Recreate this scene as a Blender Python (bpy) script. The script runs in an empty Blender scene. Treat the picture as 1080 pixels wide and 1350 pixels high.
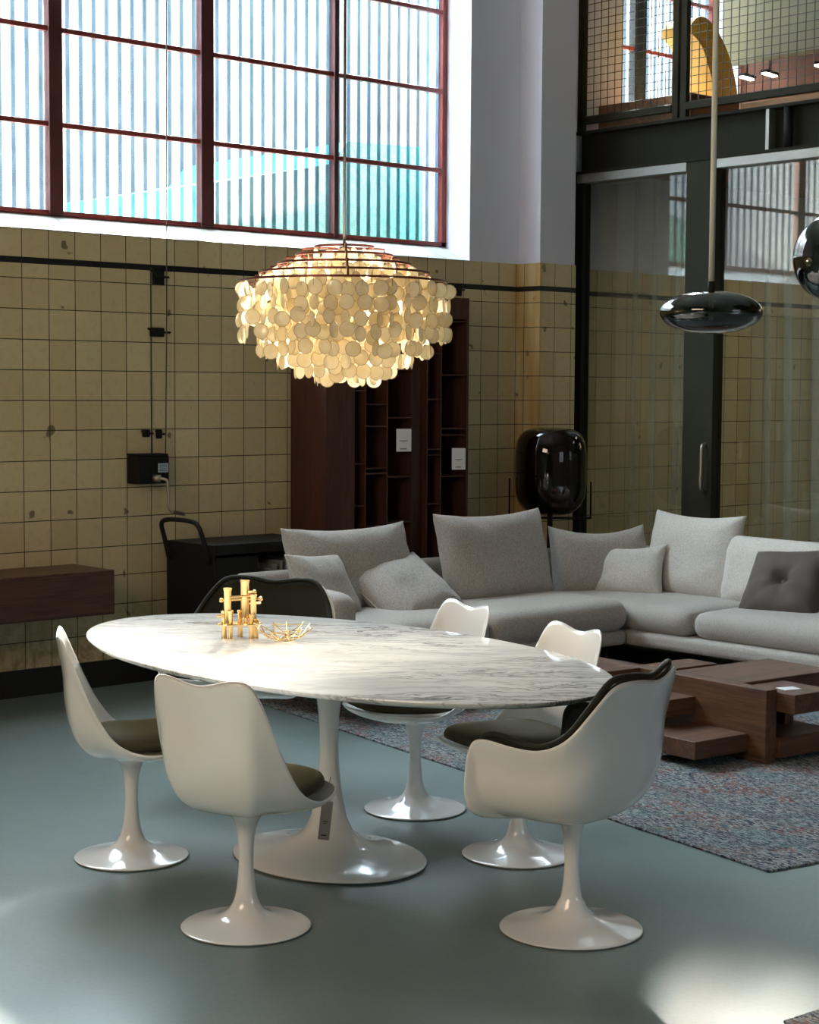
import bpy, bmesh, math, random
from mathutils import Vector, Matrix
import numpy as np
R = math.radians
S = bpy.context.scene
COL = S.collection
rnd = random.Random(7)

# ------------------------------------------------------------------ helpers
def empty(name, loc=(0, 0, 0), rz=0, label=None, cat=None, group=None):
    o = bpy.data.objects.new(name, None); COL.objects.link(o)
    o.location = loc; o.rotation_euler = (0, 0, rz); o.empty_display_size = .1
    tag(o, label, cat, group)
    return o

def tag(o, label=None, cat=None, group=None, kind=None):
    if label: o['label'] = label
    if cat: o['category'] = cat
    if group: o['group'] = group
    if kind: o['kind'] = kind
    return o

def obj(name, bm, mat, parent=None, smooth=False, loc=None, kind=None):
    me = bpy.data.meshes.new(name)
    bmesh.ops.recalc_face_normals(bm, faces=bm.faces[:]) if getattr(bm, 'fix', True) is True and not getattr(obj, 'nofix', False) else None
    bm.to_mesh(me); bm.free()
    for m in (mat if isinstance(mat, (list, tuple)) else [mat]): me.materials.append(m)
    if smooth:
        for p in me.polygons: p.use_smooth = True
        if isinstance(smooth, float): 
            me.set_sharp_from_angle(angle=smooth)
    o = bpy.data.objects.new(name, me); COL.objects.link(o)
    if parent: o.parent = parent
    if loc is not None: o.location = loc
    if kind: o['kind'] = kind
    return o

def struct(name, bm, mat, parent=None, smooth=False):
    o = obj(name, bm, mat, parent, smooth)
    if not parent: o['kind'] = 'structure'
    return o

def NB(): return bmesh.new()

def box(bm, x0, x1, y0, y1, z0, z1, bev=0, mi=0, M=None, seg=2):
    v = [bm.verts.new((x, y, z)) for x in (x0, x1) for y in (y0, y1) for z in (z0, z1)]
    q = [(0, 1, 3, 2), (4, 6, 7, 5), (0, 4, 5, 1), (2, 3, 7, 6), (0, 2, 6, 4), (1, 5, 7, 3)]
    fs = [bm.faces.new([v[i] for i in f]) for f in q]
    for f in fs: f.material_index = mi
    if M: bmesh.ops.transform(bm, matrix=M, verts=v)
    if bev:
        es = {e for f in fs for e in f.edges}
        bmesh.ops.bevel(bm, geom=list(es), offset=bev, segments=seg, affect='EDGES', profile=.5)
    return bm

def tube(bm, pts, r, n=10, mi=0, caps=True, closed=False):
    pts = [Vector(p) for p in pts]; N = len(pts)
    rs = r if isinstance(r, (list, tuple)) else [r] * N
    rings = []; up = None
    for i, p in enumerate(pts):
        if closed: d = (pts[(i + 1) % N] - pts[i - 1]).normalized()
        else: d = (pts[min(i + 1, N - 1)] - pts[max(i - 1, 0)]).normalized()
        if up is None:
            up = d.cross(Vector((0, 0, 1)) if abs(d.z) < .9 else Vector((1, 0, 0))).normalized()
        else:
            up = (up - d * up.dot(d)).normalized()
        w = d.cross(up)
        rings.append([bm.verts.new(p + (up * math.cos(2 * math.pi * k / n) + w * math.sin(2 * math.pi * k / n)) * rs[i]) for k in range(n)])
    M = N if closed else N - 1
    for i in range(M):
        a, b = rings[i], rings[(i + 1) % N]
        for k in range(n):
            f = bm.faces.new((a[k], a[(k + 1) % n], b[(k + 1) % n], b[k])); f.material_index = mi
    if caps and not closed:
        bm.faces.new(rings[0][::-1]).material_index = mi; bm.faces.new(rings[-1]).material_index = mi
    return bm

def smoothpath(pts, n=6):
    P = [Vector(p) for p in pts]; out = []
    for i in range(len(P) - 1):
        p0, p1, p2, p3 = P[max(i - 1, 0)], P[i], P[i + 1], P[min(i + 2, len(P) - 1)]
        for k in range(n):
            t = k / n
            out.append(.5 * ((2 * p1) + (-p0 + p2) * t + (2 * p0 - 5 * p1 + 4 * p2 - p3) * t * t + (-p0 + 3 * p1 - 3 * p2 + p3) * t ** 3))
    out.append(P[-1]); return out

def lathe(bm, prof, n=48, sx=1., sy=1., c=(0, 0), mi=0, sxf=None):
    rings = []
    for i, (r, z) in enumerate(prof):
        ax, ay = (sxf(i, r, z) if sxf else (r * sx, r * sy))
        if r < 1e-6: rings.append([bm.verts.new((c[0], c[1], z))])
        else: rings.append([bm.verts.new((c[0] + ax * math.cos(2 * math.pi * k / n), c[1] + ay * math.sin(2 * math.pi * k / n), z)) for k in range(n)])
    for a, b in zip(rings, rings[1:]):
        for k in range(n):
            k2 = (k + 1) % n
            if len(a) == 1 and len(b) == 1: continue
            if len(a) == 1: f = bm.faces.new((a[0], b[k2], b[k]))
            elif len(b) == 1: f = bm.faces.new((a[k], a[k2], b[0]))
            else: f = bm.faces.new((a[k], a[k2], b[k2], b[k]))
            f.material_index = mi
    return bm

def spline(xs, n):
    """smooth 1-D profile through (r,z) points"""
    return [(p.x, p.z) for p in smoothpath([(x, 0, z) for x, z in xs], n)]

def prism(bm, poly, y0, y1, mi=0):
    a = [bm.verts.new((x, y0, z)) for x, z in poly]; b = [bm.verts.new((x, y1, z)) for x, z in poly]
    bm.faces.new(a).material_index = mi; bm.faces.new(b[::-1]).material_index = mi
    n = len(a)
    for i in range(n): bm.faces.new((a[i], b[i], b[(i + 1) % n], a[(i + 1) % n])).material_index = mi
    return bm

def rbox(w, d, h, r, crown=0., n=14, seed=0, wr=0., sag=0.):
    """soft rounded block centred in x,y, base at z=0"""
    bm = NB()
    bmesh.ops.create_cube(bm, size=2)
    bmesh.ops.subdivide_edges(bm, edges=bm.edges[:], cuts=n, use_grid_fill=True)
    from mathutils import noise
    for v in bm.verts:
        def m(t): return math.copysign(1 - (1 - abs(t)) ** 1.6, t)
        p = Vector((m(v.co.x) * w / 2, m(v.co.y) * d / 2, v.co.z * h / 2))
        q = Vector((max(-w / 2 + r, min(w / 2 - r, p.x)), max(-d / 2 + r, min(d / 2 - r, p.y)), max(-h / 2 + r * .999, min(h / 2 - r * .999, p.z))))
        dv = p - q
        if dv.length > 1e-9: p = q + dv.normalized() * min(r, max(abs(dv.x), abs(dv.y), abs(dv.z)))
        a, b = 2 * p.x / w, 2 * p.y / d
        if p.z > 0: p.z += crown * (1 - a * a) * (1 - b * b) * (p.z / (h / 2))
        if wr: p += p.normalized() * wr * noise.noise(Vector((p.x * 4 + seed, p.y * 4, p.z * 6)))
        v.co = p + Vector((0, 0, h / 2))
    return bm

def pillow(w, h, t, pinch=.07, sag=0., n=30, seed=0, wr=.012, ear=0., mi=0, px=.5, tuft=0.):
    """stuffed cushion in the XZ plane (width x, height z from 0), thickness along y; front is -y"""
    from mathutils import noise
    bm = NB(); L = [[], []]
    for s in (0, 1):
        for i in range(n + 1):
            row = []
            for j in range(n + 1):
                a, b = 2 * i / n - 1, 2 * j / n - 1
                a = math.copysign(1 - (1 - abs(a)) ** 1.5, a); b = math.copysign(1 - (1 - abs(b)) ** 1.5, b)
                x = w / 2 * a * (1 - pinch * (1 - b * b)); z = h / 2 * b * (1 - pinch * (1 - a * a))
                th = t / 2 * (max(0, 1 - a ** 4) * max(0, 1 - b ** 4)) ** px
                th *= 1 + .12 * (-b)
                if b > 0: z -= sag * (1 - a * a) * b * b
                nz = noise.noise(Vector((x * 5 + seed * 3.1, z * 5, seed + s * 7))) + .5 * noise.noise(Vector((x * 13 + seed, z * 11, s)))
                edge = 1 - abs(a) ** 3 * abs(b) ** 3
                y = (th + wr * nz * (1 if th > .01 else th / .01)) * (-1 if s == 0 else 1)
                # radiating creases out of the corners
                ca = (abs(a) * abs(b)) ** 2
                y *= 1 - .25 * ca * (1 + math.sin(14 * (abs(a) - abs(b)) + seed))/2
                if tuft and s == 0:
                    rr = math.hypot(x, z)
                    ang = math.atan2(z, x)
                    y += t * tuft * math.exp(-(rr / .045) ** 2) + .010 * math.exp(-(rr / .13) ** 2) * math.cos(6 * ang + 1)
                x += wr * .5 * nz; 
                if s == 1 and (i in (0, n) or j in (0, n)): row.append(L[0][i][j])
                else: row.append(bm.verts.new((x, y, z + h / 2)))
            L[s].append(row)
    for s in (0, 1):
        for i in range(n):
            for j in range(n):
                q = [L[s][i][j], L[s][i + 1][j], L[s][i + 1][j + 1], L[s][i][j + 1]]
                if s: q.reverse()
                bm.faces.new(q).material_index = mi
    return bm

def pillow_edge(w, h, pinch, sag, n=30, r=.004):
    bm = NB(); pts = []
    for k in range(4 * n):
        q, f = divmod(k, n); t = 2 * f / n - 1
        t = math.copysign(1 - (1 - abs(t)) ** 1.5, t)
        a, b = [(t, -1), (1, t), (-t, 1), (-1, -t)][q]
        x = w / 2 * a * (1 - pinch * (1 - b * b)); z = h / 2 * b * (1 - pinch * (1 - a * a))
        if b > 0: z -= sag * (1 - a * a) * b * b
        pts.append((x, 0, z + h / 2))
    return tube(bm, pts, r, 6, closed=True)

def copy_tree(o, parent=None):
    c = o.copy(); COL.objects.link(c)
    if parent: c.parent = parent
    for ch in list(o.children): copy_tree(ch, c)
    return c

# ------------------------------------------------------------------ materials
def newmat(name):
    m = bpy.data.materials.new(name); m.use_nodes = True
    nt = m.node_tree; nt.nodes.clear()
    out = nt.nodes.new('ShaderNodeOutputMaterial')
    return m, nt, out

class G:
    """tiny node-graph helper"""
    def __init__(s, nt): s.nt = nt
    def n(s, t, **k):
        nd = s.nt.nodes.new(t)
        for a, v in k.items():
            if a.startswith('_'): setattr(nd, a[1:], v)
            else:
                key = int(a[1:]) if a[0] == 'i' and a[1:].isdigit() else a.replace('__', ' ')
                if isinstance(v, bpy.types.NodeSocket): s.nt.links.new(v, nd.inputs[key])
                else: nd.inputs[key].default_value = v
        return nd
    def math(s, op, a, b=0., c=None, clamp=False):
        k = dict(i0=a, i1=b)
        if c is not None: k['i2'] = c
        nd = s.n('ShaderNodeMath', _operation=op, _use_clamp=clamp, **k); return nd.outputs[0]
    def mix(s, f, a, b, bt='MIX'):
        nd = s.n('ShaderNodeMix', _data_type='RGBA', _blend_type=bt)
        for i, v in ((0, f), (6, a), (7, b)):
            if isinstance(v, bpy.types.NodeSocket): s.nt.links.new(v, nd.inputs[i])
            else: nd.inputs[i].default_value = v if i == 0 or len(v) == 4 else (*v, 1)
        return nd.outputs[2]
    def ramp(s, f, stops, interp='LINEAR'):
        nd = s.n('ShaderNodeValToRGB'); s.nt.links.new(f, nd.inputs[0]); cr = nd.color_ramp; cr.interpolation = interp
        while len(cr.elements) < len(stops): cr.elements.new(.5)
        for e, (p, c) in zip(cr.elements, stops): e.position = p; e.color = (c, c, c, 1) if isinstance(c, (int, float)) else (*c, 1)
        return nd.outputs[0]
    def noise(s, vec, scale, detail=3., rough=.5, dist=0., out=0):
        return s.n('ShaderNodeTexNoise', Vector=vec, Scale=scale, Detail=detail, Roughness=rough, Distortion=dist).outputs[out]
    def mapping(s, vec, scale=(1, 1, 1), rot=(0, 0, 0), loc=(0, 0, 0)):
        return s.n('ShaderNodeMapping', Vector=vec, Scale=scale, Rotation=rot, Location=loc).outputs[0]
    def obj(s): return s.n('ShaderNodeTexCoord').outputs['Object']
    def pos(s): return s.n('ShaderNodeNewGeometry').outputs['Position']
    def bump(s, h, strength=.3, dist=.01): return s.n('ShaderNodeBump', Height=h, Strength=strength, Distance=dist).outputs[0]

def principled(name, col, rough=.5, metal=0., spec=.5, coat=0., sheen=0., bump=None, var=.0, vscale=6., emis=None, estr=0.):
    m, nt, out = newmat(name); g = G(nt)
    b = g.n('ShaderNodeBsdfPrincipled', Roughness=rough, Metallic=metal)
    b.inputs['Base Color'].default_value = (*col, 1)
    b.inputs['Specular IOR Level'].default_value = spec
    b.inputs['Coat Weight'].default_value = coat; b.inputs['Coat Roughness'].default_value = .05
    b.inputs['Sheen Weight'].default_value = sheen
    if var:
        n = g.noise(g.obj(), vscale, 4.)
        d = tuple(max(0, c * (1 - var)) for c in col); l = tuple(min(1, c * (1 + var)) for c in col)
        nt.links.new(g.mix(n, d, l), b.inputs['Base Color'])
    if bump:
        sc, st, ds = bump
        nt.links.new(g.bump(g.noise(g.obj(), sc, 3.), st, ds), b.inputs['Normal'])
    if emis:
        b.inputs['Emission Color'].default_value = (*emis, 1); b.inputs['Emission Strength'].default_value = estr
    nt.links.new(b.outputs[0], out.inputs[0]); return m

TS = .16; R0Z = 1.568
def mat_tile():
    m, nt, out = newmat('cream_wall_tile'); g = G(nt)
    geo = g.n('ShaderNodeNewGeometry'); P = g.n('ShaderNodeSeparateXYZ', Vector=geo.outputs['Position']); N = g.n('ShaderNodeSeparateXYZ', Vector=geo.outputs['True Normal'])
    side = g.math('GREATER_THAN', g.math('ABSOLUTE', N.outputs[0]), .5)
    u = g.math('ADD', g.math('MULTIPLY', P.outputs[0], g.math('SUBTRACT', 1., side)), g.math('MULTIPLY', g.math('ADD', P.outputs[1], .06 + 1.6), side))
    z = P.outputs[2]
    uu = g.math('DIVIDE', u, TS)
    z1 = g.math('DIVIDE', g.math('SUBTRACT', z, R0Z - 16 * TS), TS)       # rows below the black band
    z2 = g.math('ADD', g.math('DIVIDE', g.math('SUBTRACT', z, 2.315), TS), 40.)
    up = g.math('GREATER_THAN', z, 2.300)
    vv = g.math('ADD', g.math('MULTIPLY', z1, g.math('SUBTRACT', 1., up)), g.math('MULTIPLY', z2, up))
    fu = g.math('ABSOLUTE', g.math('SUBTRACT', g.math('FRACT', uu), .5)); fv = g.math('ABSOLUTE', g.math('SUBTRACT', g.math('FRACT', vv), .5))
    e = g.math('MAXIMUM', fu, fv)
    grout = g.math('MULTIPLY', g.math('SUBTRACT', e, .481), 110., clamp=True)
    band = g.math('MULTIPLY', g.math('GREATER_THAN', z, 2.284), g.math('LESS_THAN', z, 2.315))
    idv = g.n('ShaderNodeCombineXYZ', X=g.math('FLOOR', uu), Y=g.math('FLOOR', vv), Z=side)
    wn = g.n('ShaderNodeTexWhiteNoise', Vector=idv.outputs[0]).outputs[0]
    base = g.mix(wn, (.62, .49, .275), (.74, .61, .365))
    cl = g.noise(geo.outputs['Position'], 1.3, 5., .6)
    base = g.mix(g.ramp(cl, [(.35, 0), (.7, .55)]), base, (.53, .43, .235))
    fine = g.noise(geo.outputs['Position'], 26., 4., .65)
    base = g.mix(g.ramp(fine, [(.5, 0), (.75, .35)]), base, (.40, .32, .17))
    # chips and grime
    sp = g.noise(geo.outputs['Position'], 9., 2., .5)
    spot = g.ramp(sp, [(.69, 0), (.72, 1)])
    base = g.mix(g.math('MULTIPLY', spot, .75), base, (.09, .065, .035))
    # rust streaks near the pilaster corner
    rx = g.math('MULTIPLY', g.math('SUBTRACT', 1., g.math('MULTIPLY', g.math('ABSOLUTE', g.math('SUBTRACT', P.outputs[0], 3.70)), 9.), clamp=True), g.ramp(g.noise(g.mapping(geo.outputs['Position'], (14, 14, 1.2)), 1., 4.), [(.4, 0), (.65, .8)]))
    base = g.mix(rx, base, (.50, .27, .05))
    low = g.math('MULTIPLY', g.math('SUBTRACT', .55, z), 2.2, clamp=True)
    base = g.mix(g.math('MULTIPLY', low, g.ramp(g.noise(geo.outputs['Position'], 12., 5., .7), [(.42, 0), (.62, .8)])), base, (.16, .11, .05))
    col = g.mix(grout, base, (.045, .03, .016)); col = g.mix(band, col, (.012, .012, .012))
    b = g.n('ShaderNodeBsdfPrincipled', Roughness=.38); b.inputs['Specular IOR Level'].default_value = .35
    nt.links.new(col, b.inputs['Base Color'])
    h = g.math('SUBTRACT', 1., grout)
    hh = g.math('ADD', h, g.math('MULTIPLY', g.noise(geo.outputs['Position'], 7., 2.), .25))
    nt.links.new(g.bump(hh, .5, .004), b.inputs['Normal'])
    nt.links.new(b.outputs[0], out.inputs[0]); return m

def mat_floor():
    m, nt, out = newmat('grey_green_cast_floor'); g = G(nt); P = g.pos()
    n1 = g.noise(P, .9, 5., .6); n2 = g.noise(P, 60., 3., .6)
    c = g.mix(n1, (.145, .195, .188), (.185, .238, .228)); c = g.mix(g.ramp(n2, [(.45, 0), (.7, .3)]), c, (.12, .145, .13))
    b = g.n('ShaderNodeBsdfPrincipled', Roughness=.33); b.inputs['Specular IOR Level'].default_value = .5
    nt.links.new(c, b.inputs['Base Color'])
    nt.links.new(g.math('ADD', .27, g.math('MULTIPLY', g.noise(P, 3., 5., .65), .16)), b.inputs['Roughness'])
    nt.links.new(g.bump(g.noise(P, 5., 4.), .03, .01), b.inputs['Normal'])
    nt.links.new(b.outputs[0], out.inputs[0]); return m

def mat_wood(name, dark, light, axis=0, scale=1., rough=.38, coat=.0):
    m, nt, out = newmat(name); g = G(nt)
    s = [26., 26., 26.]; s[axis] = 1.6
    v = g.mapping(g.obj(), tuple(x * scale for x in s))
    n = g.noise(v, 1., 5., .6, .8); n2 = g.noise(v, 4., 3., .6)
    c = g.mix(g.ramp(n, [(.3, 0), (.7, 1)]), dark, light); c = g.mix(g.ramp(n2, [(.5, 0), (.72, .6)]), c, tuple(x * .45 for x in dark))
    b = g.n('ShaderNodeBsdfPrincipled', Roughness=rough); b.inputs['Coat Weight'].default_value = coat
    nt.links.new(c, b.inputs['Base Color']); nt.links.new(g.bump(n2, .08, .004), b.inputs['Normal'])
    nt.links.new(b.outputs[0], out.inputs[0]); return m

def mat_marble():
    m, nt, out = newmat('white_veined_marble'); g = G(nt)
    P = g.mapping(g.obj(), (1, 1, 1), (0, 0, R(-49)))
    warp = g.n('ShaderNodeTexNoise', Vector=P, Scale=2.2, Detail=4., Roughness=.6).outputs['Color']
    W = g.n('ShaderNodeVectorMath', _operation='MULTIPLY_ADD', i0=warp, i1=(.5, .26, 0), i2=P).outputs[0]
    def vein(sc, sx, sy, w, seed):
        v = g.mapping(W, (sx, sy, 1), (0, 0, 0), (seed, seed * .7, 0))
        n = g.noise(v, sc, 6., .62, .4)
        d = g.math('ABSOLUTE', g.math('SUBTRACT', n, .5))
        return g.math('SUBTRACT', 1., g.math('DIVIDE', d, w), clamp=True)
    v1 = vein(1., 1.1, 6., .018, 3.); v2 = vein(1.6, 1.4, 9., .03, 11.); v3 = vein(1., .8, 4., .07, 23.)
    zone = g.ramp(g.noise(g.mapping(P, (1.1, 2.6, 1)), 1., 2.), [(.40, .15), (.62, 1)])
    c = g.mix(g.math('MULTIPLY', v3, .35), (.80, .785, .76), (.50, .50, .50))
    c = g.mix(g.math('MULTIPLY', g.math('MULTIPLY', v2, zone), .8), c, (.33, .33, .335)); c = g.mix(g.math('MULTIPLY', g.math('MULTIPLY', v1, zone), .85), c, (.13, .13, .14))
    cl = g.noise(g.mapping(P, (1.5, 4., 1)), 1.2, 4.); c = g.mix(g.ramp(cl, [(.45, 0), (.75, .45)]), c, (.60, .595, .58))
    b = g.n('ShaderNodeBsdfPrincipled', Roughness=.05); b.inputs['Specular IOR Level'].default_value = .55
    nt.links.new(c, b.inputs['Base Color']); nt.links.new(b.outputs[0], out.inputs[0]); return m

def mat_fabric(name, col, col2, scale=1., rough=.92, sheen=.25, weave=320.):
    m, nt, out = newmat(name); g = G(nt); P = g.obj()
    a = g.noise(g.mapping(P, (weave * .25, weave, weave * .9)), 1., 2.); b2 = g.noise(g.mapping(P, (weave, weave, weave * .22)), 1., 2.)
    w = g.math('MULTIPLY', g.math('ADD', a, b2), .5)
    cl = g.noise(P, 5., 3.)
    c = g.mix(g.ramp(w, [(.38, 0), (.62, 1)]), col2, col); c = g.mix(g.ramp(cl, [(.4, 0), (.8, .18)]), c, tuple(x * .7 for x in col))
    b = g.n('ShaderNodeBsdfPrincipled', Roughness=rough); b.inputs['Specular IOR Level'].default_value = .2; b.inputs['Sheen Weight'].default_value = sheen
    nt.links.new(c, b.inputs['Base Color']); nt.links.new(g.bump(w, .35, .003), b.inputs['Normal'])
    nt.links.new(b.outputs[0], out.inputs[0]); return m

def mat_velvet(name, col, sheen=.9):
    m, nt, out = newmat(name); g = G(nt); P = g.obj()
    n = g.noise(P, 9., 4., .6)
    c = g.mix(n, tuple(x * .75 for x in col), tuple(x * 1.25 for x in col))
    b = g.n('ShaderNodeBsdfPrincipled', Roughness=.75); b.inputs['Specular IOR Level'].default_value = .25
    b.inputs['Sheen Weight'].default_value = sheen; b.inputs['Sheen Roughness'].default_value = .35; b.inputs['Sheen Tint'].default_value = (*[min(1, x * 6) for x in col], 1)
    nt.links.new(c, b.inputs['Base Color']); nt.links.new(g.bump(g.noise(P, 300., 2.), .15, .002), b.inputs['Normal'])
    nt.links.new(b.outputs[0], out.inputs[0]); return m

def mat_rug():
    m, nt, out = newmat('faded_oriental_rug'); g = G(nt); P = g.obj()
    px = g.noise(g.mapping(P, (110, 24, 1)), 1., 3., .75)            # broken woven streaks
    py = g.noise(g.mapping(P, (220, 110, 1)), 1., 2., .6)
    mott = g.noise(P, 3.2, 4., .6)
    vor = g.n('ShaderNodeTexVoronoi', Vector=g.mapping(P, (16, 9, 1)), Scale=1.).outputs['Color']
    vs = g.n('ShaderNodeSeparateColor', Color=vor)
    v2 = g.n('ShaderNodeTexVoronoi', Vector=g.mapping(P, (120, 60, 1)), Scale=1.).outputs['Color']; v2s = g.n('ShaderNodeSeparateColor', Color=v2)
    c = g.mix(g.ramp(px, [(.40, 0), (.60, 1)]), (.014, .019, .030), (.37, .39, .385))
    c = g.mix(g.math('MULTIPLY', g.math('GREATER_THAN', v2s.outputs[0], .72), .8), c, (.025, .035, .07))
    c = g.mix(g.math('MULTIPLY', g.math('GREATER_THAN', v2s.outputs[1], .80), .75), c, (.33, .33, .30))
    red = g.math('MULTIPLY', g.math('GREATER_THAN', v2s.outputs[2], .62), g.ramp(g.noise(P, 4.5, 2.), [(.5, 0), (.6, 1)]))
    c = g.mix(g.math('MULTIPLY', red, .8), c, (.26, .075, .045))
    teal = g.math('MULTIPLY', g.math('GREATER_THAN', vs.outputs[1], .82), g.math('GREATER_THAN', py, .5))
    c = g.mix(g.math('MULTIPLY', teal, .6), c, (.10, .22, .22))
    # border bands, in metres from the rug's own edges (object space: corner at 0,0)
    sp = g.n('ShaderNodeSeparateXYZ', Vector=P)
    dx = sp.outputs[0]; dy = sp.outputs[1]
    d = g.math('MINIMUM', dx, dy)
    line = g.math('LESS_THAN', g.math('ABSOLUTE', g.math('SUBTRACT', d, .52)), .03); line2 = g.math('LESS_THAN', g.math('ABSOLUTE', g.math('SUBTRACT', d, .20)), .022)
    c = g.mix(g.math('MULTIPLY', g.math('ADD', line, line2), g.ramp(py, [(.35, 0), (.6, .55)])), c, (.035, .04, .055))
    c = g.mix(g.math('MULTIPLY', g.math('GREATER_THAN', py, .56), .55), c, (.03, .035, .05))
    c = g.mix(g.ramp(mott, [(.4, 0), (.75, .35)]), c, (.15, .17, .18))
    b = g.n('ShaderNodeBsdfPrincipled', Roughness=.95); b.inputs['Specular IOR Level'].default_value = .15
    nt.links.new(c, b.inputs['Base Color']); nt.links.new(g.bump(py, .5, .004), b.inputs['Normal'])
    nt.links.new(b.outputs[0], out.inputs[0]); return m

def mat_seethrough(name, tint, f0_ior=1.5, rough=.0, boost=1., refl=(1, 1, 1)):
    """thin tinted glass: fresnel reflection over a tinted clear body"""
    m, nt, out = newmat(name); g = G(nt)
    bf = g.n('ShaderNodeNewGeometry').outputs['Backfacing']       # same reflectance from both sides of the thin pane
    fr = g.n('ShaderNodeFresnel', IOR=g.math('ADD', f0_ior, g.math('MULTIPLY', bf, 1. / f0_ior - f0_ior))).outputs[0]
    t = g.n('ShaderNodeBsdfTransparent'); t.inputs[0].default_value = (*tint, 1)
    gl = g.n('ShaderNodeBsdfGlossy', Roughness=rough); gl.inputs[0].default_value = (*refl, 1)
    mx = g.n('ShaderNodeMixShader', i0=g.math('MULTIPLY', fr, boost, clamp=True)); nt.links.new(t.outputs[0], mx.inputs[1]); nt.links.new(gl.outputs[0], mx.inputs[2])
    nt.links.new(mx.outputs[0], out.inputs[0]); return m

def mat_ribbed():
    """wired ribbed factory glass: clear flutes and denser vertical ribs"""
    m, nt, out = newmat('ribbed_factory_glass'); g = G(nt); P = g.pos(); sp = g.n('ShaderNodeSeparateXYZ', Vector=P)
    ph = g.math('FRACT', g.math('DIVIDE', sp.outputs[0], .0835))
    rib = g.math('LESS_THAN', ph, .38)
    soft = g.math('ABSOLUTE', g.math('SUBTRACT', ph, .30))
    ribs = g.math('SUBTRACT', 1., g.math('MULTIPLY', g.math('SUBTRACT', soft, .15), 18., clamp=True), clamp=True)
    wire = g.math('GREATER_THAN', g.math('FRACT', g.math('DIVIDE', sp.outputs[2], .014)), .72)
    grain = g.noise(g.mapping(P, (70, 1, 26)), 1., 3., .6)
    clear = g.mix(g.ramp(grain, [(.35, 0), (.65, 1)]), (.74, .76, .78), (.96, .965, .97))
    dens = g.mix(g.noise(g.mapping(P, (20, 1, 7)), 1., 3.), (.15, .21, .26), (.33, .41, .47))
    tint = g.mix(ribs, clear, dens)
    tint = g.mix(g.math('MULTIPLY', wire, .22), tint, (.45, .47, .5))
    t = g.n('ShaderNodeBsdfTransparent', Color=tint)
    tl = g.n('ShaderNodeBsdfTranslucent'); nt.links.new(tint, tl.inputs[0])
    gl = g.n('ShaderNodeBsdfGlossy', Roughness=.15)
    mx = g.n('ShaderNodeMixShader', i0=.06); nt.links.new(t.outputs[0], mx.inputs[1]); nt.links.new(tl.outputs[0], mx.inputs[2])
    mx2 = g.n('ShaderNodeMixShader', i0=.03); nt.links.new(mx.outputs[0], mx2.inputs[1]); nt.links.new(gl.outputs[0], mx2.inputs[2])
    nt.links.new(mx2.outputs[0], out.inputs[0]); return m

def mat_sheer(name, col, alpha):
    m, nt, out = newmat(name); g = G(nt)
    w = g.noise(g.mapping(g.pos(), (1, 160, 160)), 1., 2.)
    t = g.n('ShaderNodeBsdfTransparent'); d = g.n('ShaderNodeBsdfDiffuse'); d.inputs[0].default_value = (*col, 1)
    tl = g.n('ShaderNodeBsdfTranslucent'); tl.inputs[0].default_value = (*col, 1)
    a = g.n('ShaderNodeMixShader', i0=.5); nt.links.new(d.outputs[0], a.inputs[1]); nt.links.new(tl.outputs[0], a.inputs[2])
    mx = g.n('ShaderNodeMixShader', i0=g.math('ADD', alpha - .05, g.math('MULTIPLY', w, .1))); nt.links.new(t.outputs[0], mx.inputs[1]); nt.links.new(a.outputs[0], mx.inputs[2])
    nt.links.new(mx.outputs[0], out.inputs[0]); return m

def mat_capiz():
    m, nt, out = newmat('capiz_shell'); g = G(nt)
    oi = g.n('ShaderNodeObjectInfo').outputs['Random']
    n = g.noise(g.pos(), 38., 4., .6)
    c = g.mix(g.ramp(n, [(.35, 0), (.7, 1)]), (.90, .82, .62), (.97, .93, .82))
    tl = g.n('ShaderNodeBsdfTranslucent', Color=c); d = g.n('ShaderNodeBsdfPrincipled', Roughness=.25); nt.links.new(c, d.inputs['Base Color'])
    mx = g.n('ShaderNodeMixShader', i0=.64); nt.links.new(d.outputs[0], mx.inputs[1]); nt.links.new(tl.outputs[0], mx.inputs[2])
    nt.links.new(mx.outputs[0], out.inputs[0]); return m

M = {}
M['tile'] = mat_tile(); M['floor'] = mat_floor(); M['marble'] = mat_marble(); M['rug'] = mat_rug()
M['paint'] = principled('white_wall_paint', (.74, .74, .84), .75, var=.04, vscale=3., bump=(40., .05, .004))
M['paint_warm'] = principled('cream_wall_paint', (.62, .55, .42), .75, var=.05)
M['ceil'] = principled('ceiling_paint', (.34, .34, .34), .85)
M['roomwall'] = principled('plaster', (.32, .31, .30), .85)
M['sill'] = principled('white_sill_tile', (.78, .78, .76), .3, var=.05)
M['black'] = principled('black_skirting_tile', (.012, .012, .012), .45, var=.3)
M['redframe'] = principled('oxblood_steel_paint', (.075, .016, .013), .5, var=.3, vscale=12.)
M['redbar'] = principled('red_steel_paint', (.22, .03, .022), .5, var=.3, vscale=12.)
M['gloss_white'] = principled('white_gloss_shell', (.82, .80, .775), .16, spec=.5, coat=.5)
M['gloss_leg'] = principled('white_gloss_enamel', (.80, .79, .775), .13, spec=.5, coat=.5)
M['velvet'] = mat_velvet('olive_velvet', (.045, .038, .020))
M['velvet_dark'] = mat_velvet('dark_olive_velvet', (.020, .020, .012), .6)
M['rubber'] = principled('black_rubber', (.01, .01, .01), .6)
M['fabric'] = mat_fabric('greige_weave', (.52, .48, .435), (.31, .285, .255))
M['fabric_light'] = mat_fabric('light_linen_weave', (.69, .645, .58), (.49, .455, .405))
M['fabric_dark'] = mat_velvet('charcoal_taupe_velvet', (.095, .076, .066), .35)
M['piping'] = principled('pale_piping', (.55, .53, .5), .9)
M['walnut'] = mat_wood('walnut', (.055, .021, .009), (.16, .072, .032), 1, 1., .5)
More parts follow.
